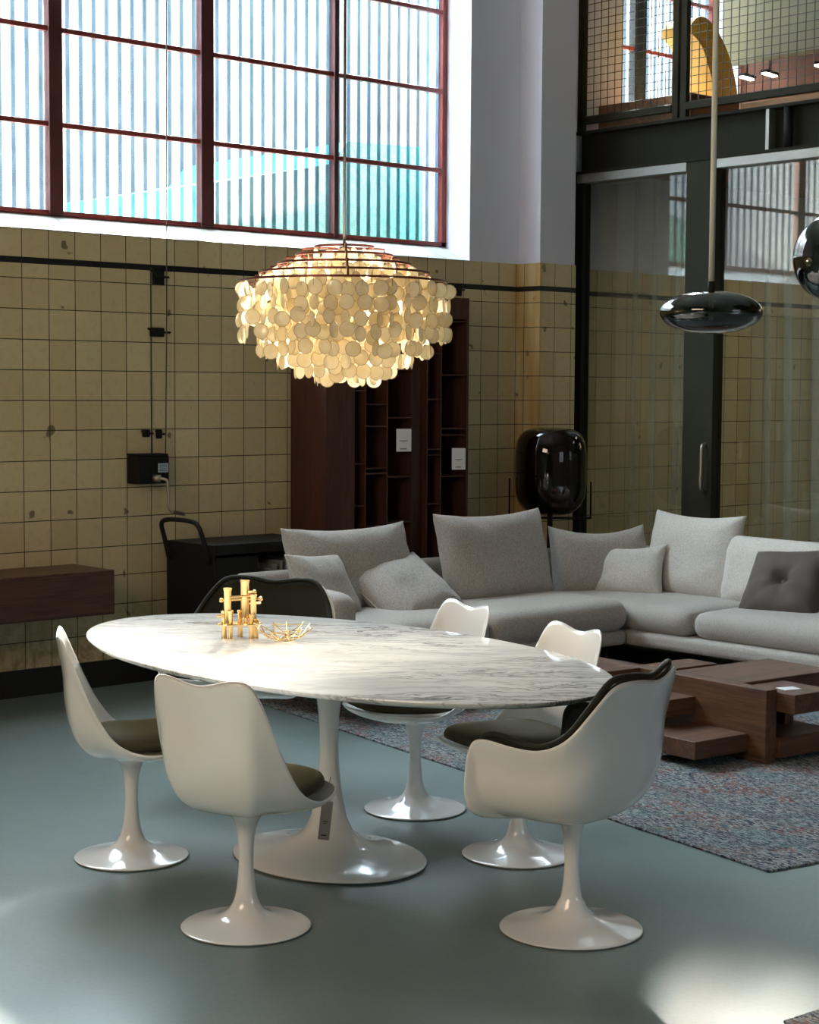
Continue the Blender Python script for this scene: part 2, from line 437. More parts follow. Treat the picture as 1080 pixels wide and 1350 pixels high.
M['walnut_x'] = mat_wood('walnut_across', (.055, .021, .009), (.16, .072, .032), 0, 1., .5)
M['bookwood'] = mat_wood('dark_walnut', (.045, .014, .007), (.095, .030, .015), 2, 1., .6)
M['bookback'] = principled('dark_back_panel', (.012, .007, .006), .6)
M['console'] = mat_wood('red_walnut', (.060, .020, .012), (.115, .045, .028), 0, 1.)
M['steel_dark'] = principled('dark_grey_steel', (.016, .016, .010), .75, spec=.2, var=.25)
M['steel_olive'] = principled('grey_steel_paint', (.028, .027, .016), .75, spec=.2, var=.25)
M['zinc'] = principled('zinc_rail', (.30, .30, .28), .45, metal=.5, var=.15)
M['blackmetal'] = principled('black_metal', (.005, .005, .005), .6, spec=.3)
M['wire'] = principled('mesh_wire', (.05, .05, .045), .5, metal=.4)
M['brass'] = principled('polished_brass', (.95, .66, .30), .22, metal=1.)
M['nickel'] = principled('worn_nickel', (.55, .48, .38), .35, metal=1.)
M['bronze'] = principled('bronze_ring', (.16, .045, .030), .35, metal=.7)
M['capiz'] = mat_capiz(); M['capiz_rim'] = principled('shell_rim', (.60, .46, .27), .5)
M['chain'] = principled('steel_links', (.5, .42, .3), .3, metal=1.)
M['glass'] = mat_seethrough('partition_glass', (.86, .89, .86), 1.5, 0., 1.9)
M['smoke'] = mat_seethrough('smoked_pendant_glass', (.10, .13, .115), 1.65, .035, 1.25)
M['amber'] = mat_seethrough('amber_lamp_glass', (.16, .085, .045), 1.6, .0, 1.1)
M['ribbed'] = mat_ribbed()
M['clearpane'] = mat_seethrough('clear_pane', (.95, .96, .97), 1.45)
M['sheer'] = mat_sheer('sheer_curtain', (.84, .85, .80), .20)
M['rope'] = principled('pale_rope', (.62, .57, .48), .9, bump=(260., .6, .004))
M['cable'] = principled('grey_cable', (.10, .085, .07), .6)
M['paper'] = principled('white_paper', (.80, .80, .82), .7)
M['paper_pink'] = principled('blush_paper', (.50, .40, .38), .7)
M['ink'] = principled('ink', (.06, .06, .07), .7)
M['sticker'] = principled('pale_blue_sticker', (.45, .55, .60), .5)
M['card'] = mat_wood('cardboard', (.20, .105, .055), (.30, .17, .09), 0, .4, .9)
M['yellow'] = principled('mustard_yellow', (.72, .42, .03), .45, var=.08)
M['oak'] = mat_wood('honey_oak', (.36, .17, .05), (.52, .28, .10), 1, .6)
M['panelgrey'] = principled('khaki_panel', (.20, .20, .14), .8, var=.05)
M['brownwall'] = principled('brown_plaster', (.11, .035, .014), .8, var=.3, vscale=2.)
M['teal'] = principled('turquoise_sheet', (.03, .46, .35), .7, var=.2, vscale=1.5)
M['pave'] = principled('pale_paving', (.55, .55, .53), .9)
M['bulb'] = principled('warm_bulb', (1, .8, .55), .4, emis=(1., .78, .48), estr=4.)
M['glow'] = principled('lamp_diffuser', (1, .9, .8), .4, emis=(1., .88, .72), estr=9.)
M['grey_item'] = principled('grey_sleeve', (.26, .26, .25), .7, var=.4, vscale=20.)

# ------------------------------------------------------------------ setting
# main room: window wall at y = 0 (x to the right, y into the wall), glazed partition at x = 4.25
WX0, WX1, WZ0, WZ1, WY = -1.60, 3.25, 2.569, 5.10, .222
struct('floor', box(NB(), -8., 9., -11.5, .6, -.2, 0), M['floor'])
W = NB(); T = .45
def wallpart(x0, x1, z0, z1, mi): box(W, x0, x1, 0, T, z0, z1, 0, mi)
wallpart(-8, 9, 0, 2.467, 0)
wallpart(-8, WX0, 2.467, 6.2, 1); wallpart(WX0, WX1, WZ1, 6.2, 1)
wallpart(WX1, 4.72, 2.467, 6.2, 1); wallpart(4.72, 6.02, 2.467, 3.46, 1); wallpart(4.72, 6.02, 5.8, 6.2, 1); wallpart(6.02, 9, 2.467, 6.2, 1)
obj.nofix = True
wb = struct('wall_back', W, [M['tile'], M['paint']])
P_ = NB(); box(P_, 3.698, 4.042, -.202, 0, 0, 2.467, 0, 0); box(P_, 3.702, 4.036, -.196, 0, 2.467, 6.2, 0, 1)
struct('wall_pilaster', P_, [M['tile'], M['paint']])
obj.nofix = False
# sloping sill
sb = NB(); v = [(WX0, 0, 2.467), (WX1, 0, 2.467), (WX1, WY + .02, WZ0), (WX0, WY + .02, WZ0), (WX0, 0, 2.46), (WX1, 0, 2.46), (WX1, WY + .02, 2.46), (WX0, WY + .02, 2.46)]
vv = [sb.verts.new(p) for p in v]
for f in ((0, 1, 2, 3), (7, 6, 5, 4), (0, 4, 5, 1), (1, 5, 6, 2), (2, 6, 7, 3), (3, 7, 4, 0)): sb.faces.new([vv[i] for i in f])
sm, nt, out = newmat('sill_tile'); g = G(nt); sp = g.n('ShaderNodeSeparateXYZ', Vector=g.pos())
fx = g.math('ABSOLUTE', g.math('SUBTRACT', g.math('FRACT', g.math('DIVIDE', sp.outputs[0], TS)), .5))
gr = g.math('MULTIPLY', g.math('SUBTRACT', fx, .484), 120., clamp=True)
b = g.n('ShaderNodeBsdfPrincipled', Roughness=.3); nt.links.new(g.mix(gr, (.66, .64, .56), (.10, .09, .07)), b.inputs['Base Color']); nt.links.new(b.outputs[0], out.inputs[0])
struct('trim_1', sb, sm)
# skirting
sk = NB()
for a, bb in ((-8., 3.698),): box(sk, a, bb, -.012, 0, 0, .145)
box(sk, 3.686, 4.054, -.214, -.202, 0, .145); box(sk, 3.686, 3.698, -.202, 0, 0, .145)
struct('baseboard_back', sk, M['black'])
struct('ceiling', box(NB(), -8., 9., -11.5, .6, 6.2, 6.4), M['ceil'])
wl = NB(); box(wl, -8.2, -8., -11.5, .6, 0, 6.4)
struct('wall_left', wl, M['roomwall'])
# wall behind the camera, with a wide window
wf = NB(); box(wf, -8., 9., -11.7, -11.5, 0, 1.0); box(wf, -8., -.2, -11.7, -11.5, 1., 6.4); box(wf, 2.4, 9., -11.7, -11.5, 1., 6.4); box(wf, -.2, 2.4, -11.7, -11.5, 3., 6.4)
struct('wall_front', wf, M['roomwall'])
struct('wall_right', box(NB(), 9., 9.2, -11.7, .6, 0, 6.4), M['brownwall'])

def window(name, x0, x1, z0, z1, y, vth, hz, mullt, frame_m, bar_m, pane_m, th=.04, ft=.04):
    r = empty(name); r['kind'] = 'structure'
    f = NB()
    for a in ((x0, x0 + ft, z0, z1), (x1 - ft, x1, z0, z1), (x0, x1, z0, z0 + .025), (x0, x1, z1 - ft, z1)): box(f, a[0], a[1], y - th / 2, y + th / 2, a[2], a[3])
    obj('window_frame', f, bar_m, r)
    for (xm, w, mt) in vth: obj('mullion', box(NB(), xm - w / 2, xm + w / 2, y - th * .75, y + th * .75, z0, z1, .004), mt, r)
    for h in hz: obj('glazing_bar', box(NB(), x0, x1, y - th * .45, y + th * .45, h - .014, h + .014, .003), bar_m, r)
    obj('glass', box(NB(), x0 + .01, x1 - .01, y + .018, y + .024, z0, z1), pane_m, r)
    return r
window('window_1', WX0, WX1, WZ0, WZ1, WY + .02, [(2.312, .034, M['redframe']), (1.342, .09, M['redframe']), (.34, .085, M['redframe']), (-.63, .034, M['redframe'])],
       [3.058, 3.565, 4.07, 4.58], 0, M['redframe'], M['redbar'], M['ribbed'])
window('window_2', 4.72, 6.02, 3.46, 5.8, WY + .02, [(5.155, .125, M['blackmetal']), (5.60, .07, M['redframe']), ],
       [4.085, 4.50, 5.1], 0, M['redframe'], M['redbar'], M['ribbed'])
window('window_3', -.2, 2.4, 1.0, 3.0, -11.6, [(1.1, .08, M['redframe'])], [2.0], 0, M['redframe'], M['redbar'], M['clearpane'])

# ---- glazed partition (plane x = 4.25) and upper floor
XP = 4.25
wr = empty('wall_partition'); wr['kind'] = 'structure'
fr = NB()
box(fr, XP - .04, XP + .04, -.105, -.001, 0, 3.09)
box(fr, XP - .04, XP + .04, -6.5, -.105, 0, .10)
obj('frame', fr, M['steel_dark'], wr)
obj('post', box(NB(), XP - .05, XP + .05, -1.24, -1.0, 0, 3.09, .004), M['steel_olive'], wr)
obj('post', box(NB(), XP - .05, XP + .05, -3.75, -3.55, 0, 3.09, .004), M['steel_olive'], wr)
obj('top_rail', box(NB(), XP - .055, XP + .05, -1.0, -.06, 3.03, 3.09, .004), M['zinc'], wr)
obj('top_rail', box(NB(), XP - .055, XP + .05, -6.5, -1.24, 3.03, 3.09, .004), M['zinc'], wr)
for a, c in ((-1.0, -.105), (-3.55, -1.24), (-6.5, -3.75)):
    obj('glass', box(NB(), XP - .004, XP + .004, a, c, .10, 3.03), M['glass'], wr)
hd = NB(); tube(hd, smoothpath([(XP - .05, -1.19, 1.30), (XP - .09, -1.19, 1.28), (XP - .095, -1.19, 1.15), (XP - .095, -1.19, 1.02), (XP - .05, -1.19, 1.0)], 5), .010, 8)
obj('handle', hd, M['nickel'], wr, True)
be = NB(); box(be, XP + .02, XP + .05, -9., -.034, 3.09, 3.374); box(be, XP - .06, XP + .14, -9., -.034, 3.355, 3.374); box(be, XP - .06, XP + .14, -9., -.034, 3.09, 3.108)
bb_ = struct('trim_2', be, M['steel_dark'])
for y in (-1.62, -4.2): obj('stiffener', box(NB(), XP - .05, XP + .02, y - .012, y + .012, 3.108, 3.355), M['zinc'], bb_)
obj('service_conduit', tube(NB(), [(XP - .03, -1.76, 3.108), (XP - .03, -1.76, 3.355)], .03, 10), M['blackmetal'], bb_, True)
struct('floor_upper', box(NB(), XP + .14, 9., -11.5, 0, 3.14, 3.38), M['oak'])
# wire railing on the upper floor edge
rl = empty('railing', (XP, -.03, 3.38), 0, 'wire mesh guard railing with steel posts along the upper floor edge', 'railing')
def rail_local(name, b, m): return obj(name, b, m, rl)
def railbox(y0, y1, z0, z1, x0=-.02, x1=.02): return box(NB(), x0, x1, y0 + .03, y1 + .03, z0 - 3.38, z1 - 3.38, .003)
segs = [(-.835, -.035), (-5.2, -.955)]
for a, c in segs:
    rail_local('bottom_rail', railbox(a, c, 3.428, 3.474), M['steel_olive'])
    rail_local('top_rail', railbox(a, c, 4.55, 4.59), M['steel_olive'])
for y in (-.868, -.935, -.03 - .02, -3.0, -5.2):
    rail_local('post', railbox(y - .024, y + .024, 3.376, 4.6), M['steel_olive'])
for a, c in segs:
    wm = NB(); y = a
    while y < c:
        box(wm, -.002, .002, y + .03 - .002, y + .03 + .002, .09, 1.17); y += .062
    z = .10
    while z < 1.17:
        box(wm, .002, .006, a + .03, c + .03, z - .002, z + .002); z += .053
    rail_local('wire_mesh', wm, M['wire'])
# upper floor contents
b1 = obj('cardboard_box', box(NB(), 0, .52, -.80, 0, 0, .19, .01), M['card'], None, False, (4.40, -.06, 3.38)); tag(b1, 'flat brown cardboard box lying behind the mesh railing on the upper floor', 'box')
yl = empty('curved_chair', (5.13, -.30, 3.38), 0, 'mustard yellow curved moulded seat standing by the upper floor window', 'chair')
out_ = smoothpath([(-.20, 0, .76), (-.13, 0, .82), (-.03, 0, .82), (.10, 0, .74), (.22, 0, .60), (.30, 0, .42), (.35, 0, .20), (.36, 0, .0)], 4)
in_ = smoothpath([(.20, 0, .0), (.12, 0, .22), (.02, 0, .44), (-.08, 0, .62), (-.20, 0, .70)], 4)
yb = NB(); prism(yb, [(p.x, p.z) for p in out_] + [(p.x, p.z) for p in in_], -.13, .13)
obj('shell', yb, M['yellow'], yl, .5)
struct('wall_upper_back', box(NB(), 6.05, 6.15, -9., .0, 3.38, 6.2), M['brownwall'])
struct('wall_upper', box(NB(), 5.6, 5.72, -5., -.18, 3.985, 6.2), M['panelgrey'])
pf = obj('bench', box(NB(), 0, .5, -3., 0, 0, .10, .008), M['oak'], None, False, (4.55, -1.15, 3.38)); tag(pf, 'low honey coloured wooden bench behind the upper floor railing', 'bench')
for i, (x, y, lab) in enumerate([(6.3, .03, 'small glowing strip lamp nearest the window under the upper floor ceiling panel'), (6.30, -.17, 'small glowing strip lamp in the middle of three under the upper floor ceiling panel'), (6.30, -.62, 'small glowing strip lamp farthest from the window under the upper floor ceiling panel')]):
    t = empty('strip_lamp', (x - .40, y - .20, 3.93), R(10), lab, 'lamp', 'strip lamps on the upper floor')
    obj('housing', box(NB(), -.09, .09, -.03, .03, 0, .02, .004), M['blackmetal'], t)
    obj('diffuser', box(NB(), -.085, .085, -.022, .022, -.012, 0, .003), M['glow'], t)
    obj('stem', tube(NB(), [(0, 0, .02), (0, 0, 2.27)], .006, 8), M['blackmetal'], t, True)

# sheer curtains behind the glass
def curtain(name, y0, y1, folds, label, x=4.47):
    pts = []; y = y0
    fl = sorted(folds)
    for (fy, wd) in fl:
        n = max(2, int((fy - wd - y) / .03))
        for k in range(n):
            yy = y + (fy - wd - y) * k / n; pts.append((.010 * math.sin(yy * 23), yy))
        x0_ = .010 * math.sin((fy - wd) * 23)
        pts += [(x0_, fy - wd), (x0_ + .006, fy), (x0_ + .012, fy + .001), (x0_ + .018, fy - wd), (x0_ + .024, fy - wd - .001), (x0_ + .022, fy), (x0_ + .026, fy - wd * .9), (x0_ + .032, fy - .004), (x0_ + .034, fy)]
        y = fy + .004
    n = max(2, int((y1 - y) / .03))
    for k in range(n + 1):
        yy = y + (y1 - y) * k / n; pts.append((.010 * math.sin(yy * 23), yy))
    bm = NB(); rows = []
    for j in range(7):
        t = j / 6; z = 3.04 - t * 2.98
        rows.append([bm.verts.new((x + px * (.6 + .7 * t), py + (-.05 * t if py < -1.2 else .03 * t), z)) for px, py in pts])
    for a, b in zip(rows, rows[1:]):
        for k in range(len(pts) - 1): bm.faces.new((a[k], a[k + 1], b[k + 1], b[k]))
    o = obj(name, bm, M['sheer'], None, True); tag(o, label, 'curtain')
curtain('sheer_curtain', -.95, -.03, [(-.90, .05), (-.845, .045), (-.765, .05), (-.70, .03), (-.50, .03), (-.34, .035)], 'sheer pale curtain behind the glass on the pilaster side of the steel post')
curtain('sheer_curtain', -6.2, -1.30, [(-1.42, .03), (-1.55, .05), (-1.76, .06), (-1.83, .03), (-1.97, .05), (-2.05, .03), (-2.3, .05), (-2.6, .05), (-2.75, .04), (-3.1, .05), (-3.5, .05), (-4.2, .06), (-5., .05), (-5.7, .05)], 'sheer pale curtain behind the glass on the sofa side of the steel post')

# outside
struct('ground_outside', box(NB(), -30, 40, .8, 60, -.3, -.05), M['pave'])
M['brick'] = principled('blocker_brick', (.16, .10, .085), .9, var=.4, vscale=14., bump=(30., .6, .01))
struct('sun_blocker_outside', box(NB(), 7.45, 8.75, 5.0, 5.6, -.05, 6.95), M['brick'])  # unseen block added to keep sun off the floor beside the table
ob = NB(); prism(ob, [(1.75, -.05), (1.75, 2.90), (2.70, 3.10), (2.85, 3.26), (5.6, 3.38), (5.6, -.05)], .75, 2.6)
oc = obj('shed', ob, M['teal']); tag(oc, 'turquoise shed outside, blurred through the ribbed window glass', 'shed')

# ------------------------------------------------------------------ tulip furniture
def closed_spline(half, n):
    """half: points front-centre to back-centre with y>=0; returns closed loop"""
    full = list(half) + [(x, -y, z) for x, y, z in half[-2:0:-1]]
    P = [Vector(p) for p in full]; N = len(P); out = []
    for i in range(N):
        p0, p1, p2, p3 = P[i - 1], P[i], P[(i + 1) % N], P[(i + 2) % N]
        for k in range(n):
            t = k / n
            out.append(.5 * ((2 * p1) + (-p0 + p2) * t + (2 * p0 - 5 * p1 + 4 * p2 - p3) * t * t + (-p0 + 3 * p1 - 3 * p2 + p3) * t ** 3))
    return out

def bowl(rim, C, nt_=20, rise=.45, thick=.007, tmax=1., inset=0., lift=0., flare=.0, nb=3.4, nf=2.0):
    bm = NB(); N = len(rim); C = Vector(C) + Vector((0, 0, lift))
    rows = [[bm.verts.new(C)]]
    for j in range(1, nt_ + 1):
        tau = tmax * j / nt_ * math.pi / 2; row = []
        for p in rim:
            d = Vector((p.x - C.x, p.y - C.y, 0)); L = d.length; d.normalize()
            L2 = L - inset
            k = max(0., min(1., (p.z - C.z) / rise)); n = nf + (nb - nf) * k
            a = math.sin(tau) ** (2 / n); b = 1 - math.cos(tau) ** (2 / n) if tau < math.pi / 2 - 1e-6 else 1.
            fl = flare * k * max(0, b - .82) / .18
            a2 = a * (1 - flare * k / max(L, .01) * .6) + fl / max(L, .01)
            row.append(bm.verts.new((C.x + d.x * L2 * a2, C.y + d.y * L2 * a2, C.z + (p.z - C.z) * b)))
        rows.append(row)
    for k in range(N): bm.faces.new((rows[0][0], rows[1][k], rows[1][(k + 1) % N]))
    for a, b in zip(rows[1:], rows[2:]):
        for k in range(N): bm.faces.new((a[k], b[k], b[(k + 1) % N], a[(k + 1) % N]))
    bmesh.ops.recalc_face_normals(bm, faces=bm.faces[:])
    return bm

def solid(o, t, off=0., sub=1):
    s = o.modifiers.new('thickness', 'SOLIDIFY'); s.thickness = t; s.offset = off; s.use_even_offset = False
    if sub:
        u = o.modifiers.new('smooth', 'SUBSURF'); u.levels = sub; u.render_levels = sub
    return o

SIDE_RIM = [(.265, 0, .418), (.257, .10, .419), (.222, .178, .418), (.14, .226, .412), (.04, .240, .408), (-.05, .234, .446), (-.112, .220, .53),
            (-.158, .204, .63), (-.196, .186, .73), (-.224, .160, .797), (-.238, .105, .808), (-.244, 0, .786)]
ARM_RIM = [(.285, 0, .450), (.275, .11, .450), (.235, .19, .446), (.205, .255, .440), (.195, .320, .450), (.185, .332, .535), (.170, .325, .610), (.125, .328, .634), (.03, .335, .622),
           (-.06, .338, .622), (-.135, .325, .66), (-.19, .285, .74), (-.225, .220, .808), (-.25, .12, .815), (-.26, 0, .800)]
PED = spline([(.190, .000), (.197, .004), (.197, .009), (.172, .014), (.122, .024), (.080, .038), (.050, .062), (.0335, .10), (.0255, .155), (.0225, .21), (.024, .26), (.0305, .305), (.043, .338), (.063, .357), (.085, .366)], 4)

def pedestal(parent, k=1.):
    bm = NB(); lathe(bm, [(r * k if z < .1 else r, z) for r, z in PED] + [(0, .366)], 48)
    o = obj('pedestal', bm, M['gloss_leg'], parent, True)
    obj('foot_ring', lathe(NB(), [(.19 * k, 0.0), (.192 * k, .003), (.19 * k, .006), (.17 * k, .006), (.17 * k, 0), (.19 * k, 0.0)], 48), M['rubber'], parent, True)
    return o

def side_chair(label):
    t = empty('tulip_side_chair', (0, 0, 0), 0, label, 'chair', 'white tulip side chairs round the marble table')
    pedestal(t, 1.)
    rim = closed_spline(SIDE_RIM, 4)
    solid(obj('shell', bowl(rim, (.005, 0, .366), 18, .42, flare=.026, nb=3.9), M['gloss_white'], t, True), .009)
    # seat pad
    bm = NB(); N = 56; rows = []
    prof = [(0, .0), (.5, .0), (.9, .004), (1., .014), (1.0, .026), (.97, .038), (.88, .048), (.6, .054), (0, .056)]
    for (f, h) in prof:
        row = []
        for k in range(N):
            a = 2 * math.pi * k / N; c, s = math.cos(a), math.sin(a)
            rx, ry = (.248 if c > 0 else .165), .200
            e = 2.5
            q = (abs(c / rx) ** e + abs(s / ry) ** e) ** (-1 / e)
            row.append(bm.verts.new((.020 + c * q * f, s * q * f, .405 + h + .012 * abs(c) * f * f * (1 if c > 0 else .6))))
        rows.append(row)
    for a, b in zip(rows, rows[1:]):
        for k in range(N): bm.faces.new((a[k], a[(k + 1) % N], b[(k + 1) % N], b[k]))
    bmesh.ops.remove_doubles(bm, verts=bm.verts[:], dist=1e-5)
    obj('seat_cushion', bm, M['velvet'], t, True)
    return t

def arm_chair(label):
    t = empty('tulip_armchair', (0, 0, 0), 0, label, 'chair', 'white tulip armchairs with dark lining')
    pedestal(t, 1.1)
    rim = closed_spline(ARM_RIM, 4)
    solid(obj('shell', bowl(rim, (.0, 0, .366), 20, .42, flare=.042, nb=4.4, nf=3.0), M['gloss_white'], t, True), .009)
    rim = [Vector((p.x - .004 * w_, p.y * (1 - .075 * w_), p.z)) for p, w_ in ((p, max(0, min(1, (abs(p.y) - .22) / .06)) * max(0, min(1, (p.x + .02) / .10))) for p in rim)]
    solid(obj('upholstery', bowl(rim, (.0, 0, .366), 20, .42, flare=.042, nb=4.4, nf=3.0, inset=.016, lift=.018), M['velvet_dark'], t, True), .004, 0.)
    rl_ = NB(); tube(rl_, [(p.x * .965, p.y * .965, p.z + .004) for p in rim], .010, 8, closed=True)
    obj('welt', rl_, M['velvet_dark'], t, True)
    # loose seat pad
    bm = NB(); N = 56; rows = []
    for (f, h) in [(0, .0), (.6, .0), (.95, .006), (1., .018), (.985, .03), (.9, .04), (.6, .045), (0, .046)]:
        row = []
        for k in range(N):
            a = 2 * math.pi * k / N; c, s = math.cos(a), math.sin(a); rx, ry, e = (.262 if c > 0 else .19), .205, 2.6
            q = (abs(c / rx) ** e + abs(s / ry) ** e) ** (-1 / e)
            row.append(bm.verts.new((.015 + c * q * f, s * q * f, .425 + h + .01 * abs(c) * f * f)))
        rows.append(row)
    for a, b in zip(rows, rows[1:]):
        for k in range(N): bm.faces.new((a[k], a[(k + 1) % N], b[(k + 1) % N], b[k]))
    bmesh.ops.remove_doubles(bm, verts=bm.verts[:], dist=1e-5)
    obj('seat_cushion', bm, M['velvet_dark'], t, True)
    return t

sc = side_chair('white tulip side chair seen from behind, with a paper tag hanging from its seat')
sc.location = (-1.521, -3.979, 0); sc.rotation_euler.z = R(20)
def more(src, loc, rz, lab):
    c = copy_tree(src); c.location = loc; c.rotation_euler.z = R(rz); c['label'] = lab; return c
more(sc, (-1.344, -3.075, 0), -31, 'white tulip side chair in profile at the left end of the table')
more(sc, (-.121, -3.206, 0), 168, 'white tulip side chair across the table in front of the tipped sofa pillow')
more(sc, (-.296, -3.941, 0), 167, 'white tulip side chair across the table, its back before the coffee table')
ac = arm_chair('white tulip armchair with olive lining seen from behind at the right end of the table')
ac.location = (-.787, -4.647, 0); ac.rotation_euler.z = R(107)
more(ac, (-.27, -2.33, 0), 208, 'tulip armchair behind the brass candle holder, its dark lined back facing the table')

# dining table
TC = (-.825, -3.53); TA = R(-91.3)
tb = empty('dining_table', (*TC, 0), TA, 'large oval white marble dining table on a white trumpet pedestal', 'table')
A, B = 1.2, .66
prof = [(.0, .7080), (.90, .7080), (.955, .7085), (.985, .7150), (.9965, .7230), (1., .7275), (.9985, .7300), (.0, .7300)]
def ell(i, r, z):
    d = (1 - r) * .66
    return (A - d if r > .5 else A * r, B - d if r > .5 else B * r)
bm = NB(); lathe(bm, prof, 128, sxf=ell); obj('tabletop', bm, M['marble'], tb, .6)
pp = spline([(.372, .0), (.385, .006), (.386, .013), (.345, .022), (.255, .037), (.170, .058), (.110, .088), (.075, .135), (.054, .20), (.042, .27), (.0355, .34), (.0335, .42), (.0365, .50), (.045, .57), (.058, .635), (.075, .695), (.082, .709)], 5)
def pel(i, r, z):
    k = max(0, min(1, (.25 - z) / .2)); return (r * 1., r * (1 - .215 * k))
bm = NB(); lathe(bm, pp + [(0, .709)], 72, sxf=pel); obj('pedestal', bm, M['gloss_leg'], tb, True)
obj('foot_ring', lathe(NB(), [(.372, 0), (.378, .004), (.372, .007), (.34, .007), (.34, 0), (.372, 0)], 72, sxf=pel), M['rubber'], tb, True)

# ------------------------------------------------------------------ on the table
def rot2(p, a): return (p[0] * math.cos(a) - p[1] * math.sin(a), p[0] * math.sin(a) + p[1] * math.cos(a))
ch = empty('candle_holder', (-.868, -3.098, .730), R(-42), 'polished brass candle holder of stacked tubes on the marble table', 'candle holder')
# local x = picture right, y = away
def cyl(x, y, z0, z1, r, flare=True):
    bm = NB(); e = .0025 if flare else 0
    lathe(bm, [(0, z0), (r + e * .4, z0), (r, z0 + .004), (r, z1 - .010), (r + e, z1 - .006), (r + e, z1), (r - .003, z1), (r - .004, z1 - .012), (0, z1 - .012)], 20, c=(x, y)); return bm
for (x, y, z0, z1, r) in [(-.062, 0, .055, .185, .0135), (.0, .012, .075, .213, .0155), (.032, -.004, .075, .163, .0115), (-.075, .010, .0, .10, .010), (-.050, -.012, 0, .105, .0085), (.004, .01, .045, .10, .008), (.026, -.01, .0, .09, .009), (.040, .02, 0, .07, .0085), (-.02, .04, .0, .10, .009)]:
    obj('tube', cyl(x, y, z0, z1, r), M['brass'], ch, .6)
for (p, q, r) in [((-.085, .004, .140), (.055, .010, .147), .005), ((-.072, -.008, .152), (.03, .0, .158), .004), ((.0, .012, .168), (.036, .002, .172), .006), ((.02, 0, .128), (.060, -.004, .134), .006), ((-.10, 0, .082), (-.05, 0, .084), .006)]:
    obj('rod', tube(NB(), [p, q], r, 10), M['brass'], ch, .6)
for (x, z, y) in [(-.085, .140, .004), (.058, .146, .01), (.036, .172, .0)]:
    bm = NB(); bmesh.ops.create_uvsphere(bm, u_segments=12, v_segments=8, radius=.0085, matrix=Matrix.Translation((x, y, z))); obj('ball', bm, M['brass'], ch, True)
for (x, y, r, z) in [(-.062, 0, .036, .050), (.012, .0, .034, .052), (.042, .004, .022, .054), (-.025, .02, .03, .051)]:
    obj('disc', lathe(NB(), [(0, z), (r, z), (r + .001, z + .003), (r, z + .006), (0, z + .006)], 24, c=(x, y)), M['brass'], ch, .6)

wbw = empty('wire_bowl', (-.800, -3.245, .730), R(-42), 'shallow brass wire bowl of tangled rods beside the candle holder', 'bowl')
rb = random.Random(5); bm = NB()
ringn = 11; P0 = []; 
for k, (rr, z, nn) in enumerate([(.030, .004, 6), (.062, .018, 9), (.098, .046, 11)]):
    P0.append([Vector((rr * math.cos(2 * math.pi * (i + .35 * k + rb.uniform(-.22, .22)) / nn), rr * .92 * math.sin(2 * math.pi * (i + .35 * k) / nn), z + rb.uniform(-.005, .007) * (k > 0))) for i in range(nn)])
for k in (0, 1, 2):
    n = len(P0[k])
    for i in range(n):
        if k < 2 or i % 3: tube(bm, [P0[k][i], P0[k][(i + 1) % n]], .0022, 6)
for k in (0, 1):
    for p in P0[k + 1]:
        c = sorted(P0[k], key=lambda q: (q - p).length)
        tube(bm, [c[0], p, p + (p - c[0]).normalized() * .012], .0022, 6); 
        if rb.random() < .6: tube(bm, [c[1], p], .0022, 6)
obj('rods', bm, M['brass'], wbw, .6)

# price tag on the front chair
def price_tag(name, loc, rz, w, h, mat, label, tilt=0, string=.07, group=None):
    t = empty(name, loc, rz, label, 'tag', group); t.rotation_euler = (0, tilt, rz)
    obj('card', box(NB(), -w / 2, w / 2, -.001, .001, -h, 0), mat, t)
    pr = NB()
    box(pr, -w * .28, w * .26, -.0016, -.001, -h * .53, -h * .51); box(pr, -w * .18, w * .1, -.0016, -.001, -h * .58, -h * .565); box(pr, -w * .25, w * .2, -.0016, -.001, -h * .90, -h * .865)
    obj('print', pr, M['ink'], t)
    obj('string', tube(NB(), [(0, .002, -.008), (0, .004, string * .5), (0, .012, string)], .0013, 6), M['blackmetal'], t)
    return t
price_tag('price_tag', (-1.205, -3.985, .342), R(-42), .036, .125, M['paper_pink'], 'blush paper price tag hanging from the front chair seat', R(6), .075)

# ------------------------------------------------------------------ chandelier
LZ = 2.005
cd = empty('chandelier', (-.800, -3.575, LZ), 0, 'five tier capiz shell chandelier glowing above the marble table', 'chandelier')
tiers = [(.352, .000, 42, 4), (.289, .030, 35, 6), (.226, .060, 28, 7), (.163, .090, 20, 8), (.099, .119, 13, 9)]
lens = [.202, .285, .352, .415, .470]
for (r, z, n, k) in tiers:
    bm = NB(); lathe(bm, [(r - .004, z - .003), (r + .004, z - .003), (r + .004, z + .004), (r - .004, z + .004), (r - .004, z - .003)], 72); obj('ring', bm, M['bronze'], cd, .6)
for a in range(3):
    an = R(-128 + 120 * a)
    pts = []
    for (r, z, n, k) in tiers:
        pts += [(r * math.cos(an), r * math.sin(an), z), ]
    bm = NB(); 
    for (p, q) in zip(pts, pts[1:]): tube(bm, [p, (p[0], p[1], q[2]), q], .004, 6)
    tube(bm, [pts[-1], (0, 0, .119)], .0025, 6)
    obj('strut', bm, M['bronze'], cd)
obj('cord', tube(NB(), [(0, 0, .119), (0, 0, 6.2 - LZ)], .005, 8), M['blackmetal'], cd, True)
obj('lamp_holder', tube(NB(), [(0, 0, .12), (0, 0, -.02)], .02, 12), M['bronze'], cd, True)
for a in range(3):
    bm = NB(); bmesh.ops.create_uvsphere(bm, u_segments=14, v_segments=10, radius=.028, matrix=Matrix.Translation((.15 * math.cos(a * 2.1 + .8), .15 * math.sin(a * 2.1 + .8), -.06))); obj('bulb', bm, M['bulb'], cd, True)
DR = .0265
